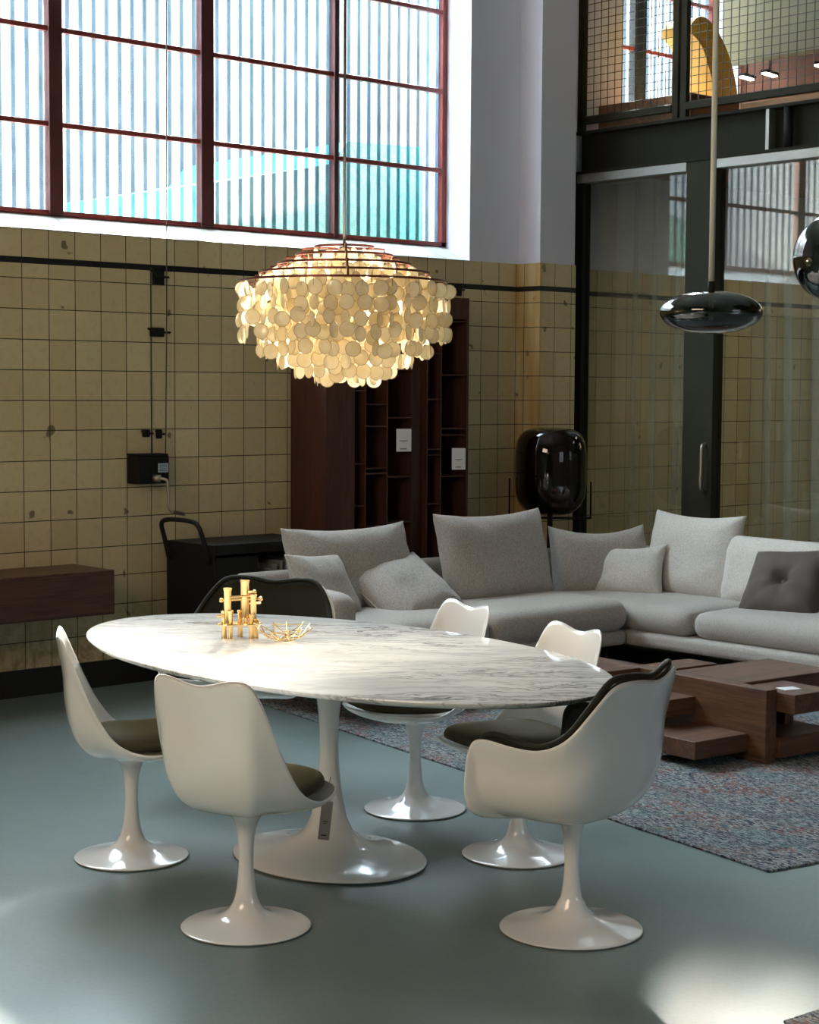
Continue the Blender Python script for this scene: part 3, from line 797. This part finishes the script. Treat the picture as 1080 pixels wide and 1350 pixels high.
def disc_bm(bm, Mx):
    n = 14
    a = []; 
    for y, r in ((-.0008, DR - .002), (-.0004, DR), (.0004, DR), (.0008, DR - .002)):
        a.append([bm.verts.new(Mx @ Vector((r * math.cos(2 * math.pi * i / n), y, r * math.sin(2 * math.pi * i / n)))) for i in range(n)])
    bm.faces.new(a[0]).material_index = 0; bm.faces.new(a[3][::-1]).material_index = 0
    for k in range(3):
        for i in range(n): bm.faces.new((a[k][i], a[k + 1][i], a[k + 1][(i + 1) % n], a[k][(i + 1) % n])).material_index = 1
    return bm
disc_me = None; rest = NB(); links = NB(); cand = []
view = Vector((-4.685 + .8, -8.21 + 3.575, 1.646 - LZ)).normalized()
dl = random.Random(3)
for ti, (r, z, n, k) in enumerate(tiers):
    for i in range(n):
        an = 2 * math.pi * (i + dl.uniform(-.18, .18)) / n
        kk = k
        for j in range(kk):
            p = Vector((r * math.cos(an) + dl.uniform(-.010, .010), r * math.sin(an) + dl.uniform(-.010, .010), z - .012 - (j + .5) * (lens[ti] - .012) / kk + dl.uniform(-.009, .009)))
            yaw = an + math.pi / 2 + dl.gauss(0, .6)
            Mx = Matrix.Translation(p) @ Matrix.Rotation(yaw, 4, 'Z') @ Matrix.Rotation(dl.gauss(0, .06), 4, 'X')
            cand.append((p.x * view.x + p.y * view.y + p.z * view.z * .3 + (.5 if ti == 0 else 0), Mx))
        tube(links, [(r * math.cos(an), r * math.sin(an), z), (r * math.cos(an), r * math.sin(an), z - .03)], .0012, 4)
cand.sort(key=lambda c: -c[0])
for q, (s, Mx) in enumerate(cand):
    if q < 100:
        if disc_me is None:
            o = obj('shell_disc', disc_bm(NB(), Matrix()), [M['capiz'], M['capiz_rim']], cd); disc_me = o.data; first = o
        else:
            o = first.copy(); COL.objects.link(o); o.parent = cd
        o.matrix_local = Mx
    else: disc_bm(rest, Mx)
obj('inner_discs', rest, [M['capiz'], M['capiz_rim']], cd, kind='stuff')
obj('hanging_links', links, M['chain'], cd)
for a in range(3):
    pl = bpy.data.lights.new('chandelier_light', 'POINT'); pl.energy = 50; pl.color = (1, .90, .70); pl.shadow_soft_size = .05
    po = bpy.data.objects.new('chandelier_light', pl); COL.objects.link(po); po.parent = cd; po.location = (.15 * math.cos(a * 2.1 + .8), .15 * math.sin(a * 2.1 + .8), -.06)

# ------------------------------------------------------------------ pendants
def pendant(name, loc, a, b, label, cordtop=6.2):
    t = empty(name, loc, 0, label, 'pendant lamp', 'smoked glass pendants')
    pr = []
    for k in range(33):
        th = -math.pi / 2 + math.pi * k / 32
        pr.append((a * math.cos(th) ** .9 if 0 < k < 32 else 0, b * math.sin(th)))
    pr[0] = (.03, pr[0][1]); pr[-1] = (.02, pr[-1][1])
    obj('glass_shade', lathe(NB(), pr, 64), M['smoke'], t, True)
    obj('neck', tube(NB(), [(0, 0, b - .004), (0, 0, b + .035)], .013, 14), M['steel_dark'], t, True)
    obj('inner_stem', tube(NB(), [(0, 0, b), (0, 0, -b * .35)], .009, 10), M['nickel'], t, True)
    bm = NB(); tube(bm, [(0, 0, b + .03), (0, 0, cordtop - loc[2])], .0105, 10)
    obj('rope', bm, M['rope'], t, True)
    return t
def px(u, v, D): # point on the sight line of a pixel at depth D
    return CAM + (FW * FPX + RT * (u - 540) + UP * (675 - v)) / FPX * D
FPX = 2314.; yaw, pit, rol = R(42.13), R(4.05), R(.34)
FW = Vector((math.sin(yaw) * math.cos(pit), math.cos(yaw) * math.cos(pit), -math.sin(pit)))
r_ = Vector((math.cos(yaw), -math.sin(yaw), 0)); u_ = r_.cross(FW)
RT = r_ * math.cos(rol) + u_ * math.sin(rol); UP = -r_ * math.sin(rol) + u_ * math.cos(rol)
CAM = Vector((-4.685, -8.21, 1.6464))
p1 = px(937.5, 412, 6.3); pendant('pendant_lamp', tuple(p1), .184, .076, 'flattened smoked glass pendant lamp hanging on a pale rope')
p2 = px(1104, 340, 6.0); pendant('pendant_lamp', tuple(p2), .149, .149, 'round smoked glass pendant lamp cut off at the picture edge')

# ------------------------------------------------------------------ sofa
SO = Vector((2.94, -1.68, 0)); SA = R(0)
sf = empty('sofa', tuple(SO), SA, 'large light grey L-shaped corner sofa with low frame', 'sofa')
F = M['fabric']
def soft(name, x0, x1, y0, y1, z0, z1, r, crown=.0, mat=None, wr=.004, seed=0, parent=sf):
    bm = rbox(x1 - x0, y1 - y0, z1 - z0, r, crown, 16, seed, wr)
    return obj(name, bm, mat or F, parent, True, ((x0 + x1) / 2, (y0 + y1) / 2, z0))
soft('base', -2.10, -.005, .02, 1.02, .185, .272, .035)
soft('base', .0, 1.02, -3.6, 1.02, .180, .268, .035)
soft('seat_cushion', -1.12, -.0, -.01, .90, .262, .455, .095, .008, seed=1)
soft('seat_cushion', -2.06, -1.10, -.01, .90, .262, .458, .095, .022, seed=2)
soft('seat_cushion', .0, .92, -.40, .92, .262, .425, .08, .008, seed=3)
soft('seat_cushion', .02, .92, -2.0, -.398, .260, .418, .075, .022, seed=4)
soft('seat_cushion', .02, .92, -3.6, -1.98, .260, .418, .075, .022, seed=5)
soft('backrest', -2.10, 1.02, .90, 1.02, .03, .655, .05, seed=6)  # both backrests reach down unseen to keep the gap under the sofa dark
soft('backrest', .90, 1.02, -3.6, 1.0, .03, .655, .05, seed=7)
soft('armrest', -2.22, -2.03, -.0, 1.02, .19, .635, .08, .015, seed=8)
for (x, y) in [(-2.1, .10), (-.1, .10), (-2.1, .92), (.12, -1.6), (.12, -3.4), (.94, -1.6), (.94, -3.4), (.94, .94), (-1.1, .92)]:
    obj('leg', tube(NB(), [(x, y, .01), (x, y, .20)], .012, 8), M['blackmetal'], sf, True)

def place_cushion(name, base, rz, lean, w, h, t, mat, label, cat, pinch=.06, sag=0., seed=0, piping=False, roll=0, group=None, tuft=0., wr=.012):
    """base: (u, v, z) in the sofa frame; rz: yaw in sofa frame; lean: tilt back"""
    e = empty(name, (0, 0, 0), 0, label, cat, group)
    Mx = Matrix.Translation(SO) @ Matrix.Rotation(SA, 4, 'Z') @ Matrix.Translation(base) @ Matrix.Rotation(R(rz), 4, 'Z') @ Matrix.Rotation(R(-lean), 4, 'X') @ Matrix.Rotation(R(roll), 4, 'Y')
    e.matrix_world = Mx
    obj('cover', pillow(w, h, t, pinch, sag, seed=seed, wr=wr, tuft=tuft), mat, e, True)
    if piping: obj('piping', pillow_edge(w, h, pinch, sag), M['piping'], e, True)
    if tuft:
        bm = NB(); bmesh.ops.create_uvsphere(bm, u_segments=14, v_segments=8, radius=.016, matrix=Matrix.Translation((0, -t * .5 + t * tuft * .80, h / 2)) @ Matrix.Scale(.6, 4, (0, 1, 0))); obj('button', bm, mat, e, True)
    return e
BG = 'loose back cushions of the corner sofa'
# back cushions: local -y faces the seat
place_cushion('back_cushion', (-1.53, .60, .415), 0, 16, .87, .51, .22, F, 'wide grey back cushion leaning at the armrest end of the sofa', 'cushion', .05, .02, 1, group=BG)
place_cushion('back_cushion', (-.46, .58, .405), 0, 15, .86, .55, .22, F, 'grey back cushion in front of the dark bookcase base', 'cushion', .05, .02, 2, group=BG)
place_cushion('back_cushion', (.40, .58, .375), -24, 14, .64, .45, .22, F, 'slumped grey back cushion in the sofa corner below the floor lamp', 'cushion', .03, .05, 3, group=BG)
place_cushion('back_cushion', (.63, .13, .375), -90, 15, .68, .55, .20, M['fabric_light'], 'tall pale back cushion between the corner cushion and the charcoal pillow', 'cushion', .05, .02, 4, group=BG)
place_cushion('back_cushion', (.64, -.58, .37), -90, 12, .92, .43, .22, M['fabric_light'], 'long off-white back cushion behind the charcoal pillow', 'cushion', .02, .0, 5, group=BG)
PG = 'throw pillows on the corner sofa'
place_cushion('throw_pillow', (-1.86, .40, .445), 12, 30, .42, .38, .15, M['fabric'], 'small grey pillow with pale piping beside the sofa armrest', 'pillow', .08, .0, 6, True, 4, PG)
place_cushion('throw_pillow', (-1.27, .30, .40), -6, 50, .56, .46, .19, M['fabric'], 'grey pillow tipped on its corner between two back cushions', 'pillow', .07, .0, 7, True, -15, PG)
place_cushion('throw_pillow', (.38, .38, .385), -68, 26, .46, .36, .13, M['fabric_light'], 'small pale pillow leaning in the sofa corner', 'pillow', .10, .02, 8, False, -3, PG)
place_cushion('throw_pillow', (.34, -.74, .385), -88, 36, .50, .44, .17, M['fabric_dark'], 'charcoal velvet pillow with a centre button', 'pillow', .05, .0, 9, False, -5, PG, .42)

# ------------------------------------------------------------------ rugs and coffee table
def rug(name, corner, ang, L, Wd, label, mat):
    o = obj(name, box(NB(), 0, Wd, 0, L, 0, .009, .003), mat, None, False, corner); o.rotation_euler.z = ang; tag(o, label, 'rug')
    return o
rug('rug', (.185, -4.668, .0), R(-9.6), 3.9, 2.6, 'faded blue grey oriental rug under the coffee table', M['rug'])
r2 = rug('rug', (-.96, -5.555, .0), R(-5), -2.2, 3.0, 'dark edged rug corner entering at the bottom right of the floor', M['rug'])

ct = empty('coffee_table', (1.605, -3.63, .009), R(-5), 'low walnut coffee table of interlocking slabs on the rug', 'coffee table')
def slab(name, x0, x1, y0, y1, z0, z1, mat): return obj(name, box(NB(), x0, x1, y0, y1, z0 - .009, z1 - .009, .003), mat, ct)
slab('centre_board', -.035, .035, .0, 1.16, .009, .335, M['walnut'])
slab('low_shelf', -.37, -.035, .10, .44, .05, .13, M['walnut_x'])
slab('middle_shelf', -.26, -.035, .42, .90, .17, .25, M['walnut_x'])
slab('upper_shelf', -.28, -.035, .78, 1.16, .255, .335, M['walnut_x'])
slab('side_board', .035, .36, .66, .84, .27, .335, M['walnut_x'])
slab('broad_shelf', .035, .68, .20, .62, .265, .335, M['walnut_x'])
slab('end_block', .035, .30, -.10, .20, .235, .322, M['walnut'])
slab('under_shelf', .035, .42, -.02, .46, .03, .12, M['walnut_x'])
slab('far_leg', .30, .36, .18, .70, .009, .27, M['walnut'])
cdn = obj('card', box(NB(), -.045, .045, -.035, .035, 0, .002), M['paper'], None, False, (1.75, -3.615, .3225)); cdn.rotation_euler.z = R(-20); tag(cdn, 'small white card lying on the walnut coffee table', 'card')

# ------------------------------------------------------------------ bookcase
bk = empty('bookcase', (1.77, -.35, 0), 0, 'tall dark walnut bookcase with open compartments against the tiled wall', 'bookcase')
BW, BD, BH = 1.145, .33, 2.20
xs = [.0, .212, .30, .472, .668, .795, .91, 1.128]
obj('side_panel', box(NB(), 0, .018, 0, BD, 0, BH, .002), M['bookwood'], bk)
obj('side_panel', box(NB(), BW - .018, BW, 0, BD, 0, BH, .002), M['bookwood'], bk)
obj('top_panel', box(NB(), .018, BW - .018, 0, BD, BH - .02, BH, .002), M['bookwood'], bk)
obj('front_panel', box(NB(), .018, .212, .002, .02, .02, BH - .02, .002), M['bookwood'], bk)
obj('front_panel', box(NB(), .676, .787, .05, .066, .02, BH - .02, .002), M['bookwood'], bk)
obj('top_front_panel', box(NB(), .92, BW - .018, .002, .02, 2.07, BH - .02, .002), M['bookwood'], bk)
obj('back_panel', box(NB(), .018, BW - .018, BD - .01, BD, 0, BH), M['bookback'], bk)
for x in xs[1:-1]: obj('divider', box(NB(), x, x + .010, .004, BD - .01, 0, BH - .02, .001), M['bookwood'], bk)
for (k, hs) in {1: [1.63, 1.20, .95, .7, .4], 2: [1.55, 1.42, 1.17, 1.14, .82, .4], 3: [1.76, 1.47, 1.115, .84, .5], 5: [1.86, 1.58, 1.275, 1.24, .94, .5], 6: [2.06, 1.73, 1.40, 1.36, 1.105, .82, .45]}.items():
    for h in hs: obj('shelf', box(NB(), xs[k] + .01, xs[k + 1], .004, BD - .01, h - .008, h, .001), M['bookwood'], bk)
price_tag('price_tag', (2.372, -.353, 1.400), R(-25), .094, .137, M['paper'], 'white price tag in the middle compartment of the bookcase', 0, .03)
price_tag('price_tag', (2.83, -.353, 1.275), R(-25), .088, .133, M['paper'], 'white price tag in the right compartment of the bookcase', 0, .03)

# wall cabinet
cb = empty('wall_cabinet', (.30, -.001, .455), 0, 'long reddish walnut cabinet mounted low on the tiled wall', 'cabinet')
obj('body', box(NB(), -2.3, 0, -.40, 0, 0, .232, .004), M['console'], cb)
obj('flap_door', box(NB(), -1.14, -.015, -.415, -.400, .012, .216, .003), M['console'], cb)
obj('flap_door', box(NB(), -2.28, -1.15, -.415, -.400, .012, .216, .003), M['console'], cb)

# hand winch on the wall
wn = empty('hand_winch', (.64, 0, 1.11), 0, 'black wall winch box with a crank handle and pale sticker', 'winch')
obj('housing', box(NB(), 0, .205, -.11, 0, 0, .155, .006), M['blackmetal'], wn)
obj('top_flange', box(NB(), -.004, .195, -.115, 0, .155, .166, .002), M['blackmetal'], wn)
obj('sticker', box(NB(), .130, .196, -.1125, -.110, .062, .112), M['sticker'], wn)
pr = NB()
for z in (.070, .080, .090, .100): box(pr, .137, .188, -.113, -.1124, z, z + .003)
obj('print', pr, M['ink'], wn)
obj('crank', tube(NB(), smoothpath([(.12, -.11, .030), (.135, -.150, .028), (.152, -.165, .018), (.156, -.167, -.02), (.160, -.167, -.115), (.168, -.168, -.145), (.195, -.168, -.158), (.25, -.168, -.168)], 5), .008, 8), M['nickel'], wn, True)
obj('grip', tube(NB(), [(.19, -.168, -.157), (.262, -.168, -.170)], .0105, 10), M['cable'], wn, True)
obj('hub', tube(NB(), [(.10, -.108, .032), (.125, -.140, .030)], .02, 12), M['nickel'], wn, True)
cw = NB(); tube(cw, [(.862, -.05, 1.275), (.885, -.03, 1.95), (.895, -.02, 2.5), (.90, -.02, 4.5), (.9, -.02, 6.2)], .0035, 6)
o = obj('winch_cable', cw, M['cable'], None, True); tag(o, 'thin cable running up the wall from the winch box', 'cable')
cw = NB(); tube(cw, [(.80, -.006, 1.275), (.80, -.006, 2.30)], .003, 6)
o = obj('wall_wire', cw, M['cable'], None, True); tag(o, 'dark wire pinned to the tiles beside the winch cable', 'wire')
def bracket(loc, w, h, lab):
    t = empty('wall_bracket', loc, 0, lab, 'bracket', 'old iron brackets on the tiled wall')
    obj('plate', box(NB(), -w / 2, w / 2, -.02, 0, -h / 2, h / 2, .006), M['blackmetal'], t)
    obj('stub', tube(NB(), [(-w * .7, -.012, h * .4), (-w * .2, -.03, 0), (w * .9, -.02, .0)], .006, 8), M['steel_dark'], t, True)
    return t
bracket((.845, 0, 2.25), .07, .09, 'dark iron bracket on the black tile band above the winch')
bracket((.835, 0, 1.945), .09, .05, 'broken iron bracket between the tile band and the winch')
bracket((.76, 0, 1.385), .045, .04, 'left one of two small rusty brackets right above the winch box')
bracket((.845, 0, 1.38), .035, .05, 'right one of two small rusty brackets right above the winch box')
bracket((3.15, 0, 2.275), .04, .08, 'iron hook on the black tile band over the bookcase')

# trolley
tr = empty('trolley', (1.15, -.40, 0), 0, 'black metal trolley with a tube handle below the winch', 'trolley')
K = M['blackmetal']
obj('end_panel', box(NB(), -.36, -.345, -.20, .24, .10, .80, .003), K, tr)
obj('end_panel', box(NB(), .36, .375, -.20, .24, .10, .80, .003), K, tr)
obj('back_panel', box(NB(), -.345, .36, .225, .24, .10, .80, .003), K, tr)
obj('base_tray', box(NB(), -.345, .36, -.20, .225, .10, .13, .003), K, tr)
obj('top_tray', box(NB(), -.345, .36, -.20, .225, .745, .80, .003), K, tr)
obj('front_panel', box(NB(), -.345, -.06, -.20, -.185, .13, .73, .003), K, tr)
obj('handle', tube(NB(), smoothpath([(-.37, .20, .70), (-.40, .20, .82), (-.425, .19, .90), (-.42, .12, .925), (-.42, -.08, .925), (-.42, -.15, .90), (-.40, -.17, .82), (-.37, -.17, .70)], 5), .013, 10), K, tr, True)
for (x, y) in ((-.3, -.15), (-.3, .18), (.3, -.15), (.3, .18)):
    obj('caster', lathe(NB(), [(0, -.012), (.045, -.012), (.05, -.006), (.05, .006), (.045, .012), (0, .012)], 20), M['rubber'], tr, True, (x, y, .05)).rotation_euler = (R(90), 0, 0)
    obj('caster_fork', box(NB(), x - .012, x + .012, y - .022, y + .022, .045, .10), K, tr)
st = obj('sticker', box(NB(), -.33, -.26, -.2012, -.200, .43, .478), M['paper'], tr); st['label'] = 'pale printed sticker'
pr = NB()
for z in (.437, .447, .457, .467): box(pr, -.322, -.268, -.2016, -.2011, z, z + .005)
obj('print', pr, M['ink'], st)
for i, (x, w, hh, an) in enumerate([(-.03, .012, .50, 3), (.01, .016, .52, 3), (.05, .02, .54, 3), (.10, .012, .56, 2), (.14, .02, .55, 2), (.18, .014, .57, 2), (.22, .02, .56, 2)]):
    o = obj('sample_board', box(NB(), -w / 2, w / 2, -.16, .12, 0, hh, .002), M['grey_item'], None, False, (1.15 + x, -.42, .131)); o.rotation_euler = (0, R(an), 0)
    tag(o, 'slim grey sample board standing in the black trolley', 'board', 'sample boards in the trolley')

# floor lamp with amber glass
fl = empty('floor_lamp', (3.555, -.45, 0), R(-42), 'floor lamp with a big dark amber glass drum behind the sofa', 'floor lamp')
pr = spline([(.02, .835), (.10, .838), (.16, .862), (.205, .915), (.226, .98), (.230, 1.06), (.230, 1.17), (.226, 1.26), (.205, 1.335), (.16, 1.378), (.09, 1.395), (.0, 1.398)], 4)
obj('glass_shade', lathe(NB(), pr, 64), M['amber'], fl, True)
fb = NB()
tube(fb, [(-.262, 0, .81), (-.262, 0, 1.07)], .006, 8); tube(fb, [(.262, 0, .81), (.262, 0, 1.05)], .006, 8); tube(fb, [(-.262, 0, .815), (.262, 0, .815)], .008, 8)
obj('cradle', fb, K, fl, True)
obj('stem', tube(NB(), [(0, 0, .02), (0, 0, .84)], .018, 12), K, fl, True)
obj('inner_tube', tube(NB(), [(0, 0, .84), (0, 0, 1.18)], .02, 12), M['steel_dark'], fl, True)
obj('base', lathe(NB(), [(0, 0), (.19, 0), (.19, .012), (.03, .03), (0, .03)], 32), K, fl, True)

# ------------------------------------------------------------------ light
w = bpy.data.worlds.new('sky'); S.world = w; w.use_nodes = True
nt = w.node_tree; bg = nt.nodes['Background']; g = G(nt)
sp = g.n('ShaderNodeSeparateXYZ', Vector=g.n('ShaderNodeTexCoord').outputs['Generated'])
nt.links.new(g.ramp(sp.outputs[2], [(.0, (.054, .060, .066)), (.25, (.072, .080, .088)), (.50, (1.42, 1.64, 1.76)), (1., (1.55, 1.78, 1.92))]), bg.inputs[0]); bg.inputs[1].default_value = 15.
def portal(name, loc, rot, sx, sy):
    l = bpy.data.lights.new(name, 'AREA'); l.shape = 'RECTANGLE'; l.size = sx; l.size_y = sy; l.cycles.is_portal = True
    o = bpy.data.objects.new(name, l); COL.objects.link(o); o.location = loc; o.rotation_euler = rot
portal('sky_portal', ((WX0 + WX1) / 2, WY + .3, (WZ0 + WZ1) / 2), (R(-90), 0, 0), WX1 - WX0, WZ1 - WZ0)
portal('sky_portal', (5.37, WY + .3, 4.63), (R(-90), 0, 0), 1.30, 2.34)
portal('sky_portal', (1.1, -11.75, 2.), (R(90), 0, 0), 2.6, 2.)
sl = bpy.data.lights.new('sun', 'SUN'); sl.energy = 72; sl.angle = R(4.5); sl.color = (1, .90, .74)
so = bpy.data.objects.new('sun', sl); COL.objects.link(so)
so.rotation_euler = Vector((1.03, 1, .70)).to_track_quat('Z', 'Y').to_euler()

def fill_panel(loc, rot, sx, sy, mat, label):
    t = empty('added_fill_light', loc, 0, label, 'ceiling light'); t.rotation_euler = rot
    obj('housing', box(NB(), -sx / 2 - .03, sx / 2 + .03, -sy / 2 - .03, sy / 2 + .03, .004, .05, .004), M['blackmetal'], t)
    obj('diffuser', box(NB(), -sx / 2, sx / 2, -sy / 2, sy / 2, -.006, .004), mat, t)
    for a in (-1, 1): obj('hanger', tube(NB(), [(a * sx * .4, 0, .05), (a * sx * .4, 0, 1.2)], .006, 6), M['blackmetal'], t)
M['panel'] = principled('warm_fill_diffuser', (1, .9, .8), .4, emis=(1., .76, .55), estr=6.2)
M['panel2'] = principled('back_fill_diffuser', (1, .95, .85), .4, emis=(1., .93, .78), estr=4.5)
fill_panel((-6.6, -5.2, 3.6), (0, R(-55), 0), 1.6, 3.2, M['panel'], 'long warm fill panel added out of view, tilted toward the dining table from the left')  # invented fixture out of view, added as warm fill on the chair backs
fill_panel((6.2, -2.6, 2.95), (0, 0, 0), .5, 3.0, M['panel2'], 'fill panel added under the upper floor to brighten the curtains')  # invented fixture, added to brighten the curtains and room behind the glass

# ------------------------------------------------------------------ camera
cam = bpy.data.cameras.new('camera'); co = bpy.data.objects.new('camera', cam); COL.objects.link(co); S.camera = co
cam.sensor_fit = 'HORIZONTAL'; cam.sensor_width = 36; cam.lens = FPX / 1080 * 36; cam.clip_start = .05; cam.clip_end = 200
rm = Matrix((RT, UP, -FW)).transposed().to_4x4(); rm.translation = CAM; co.matrix_world = rm
S.view_settings.view_transform = 'Standard'; S.view_settings.look = 'None'; S.view_settings.gamma = 1; S.view_settings.exposure = 0.52; S.view_settings.use_curve_mapping = False
cy = S.cycles; cy.use_denoising = True; cy.max_bounces = 12; cy.diffuse_bounces = 7; cy.glossy_bounces = 4; cy.transparent_max_bounces = 24; cy.transmission_bounces = 8
cy.caustics_reflective = False; cy.caustics_refractive = False; cy.sample_clamp_indirect = 6
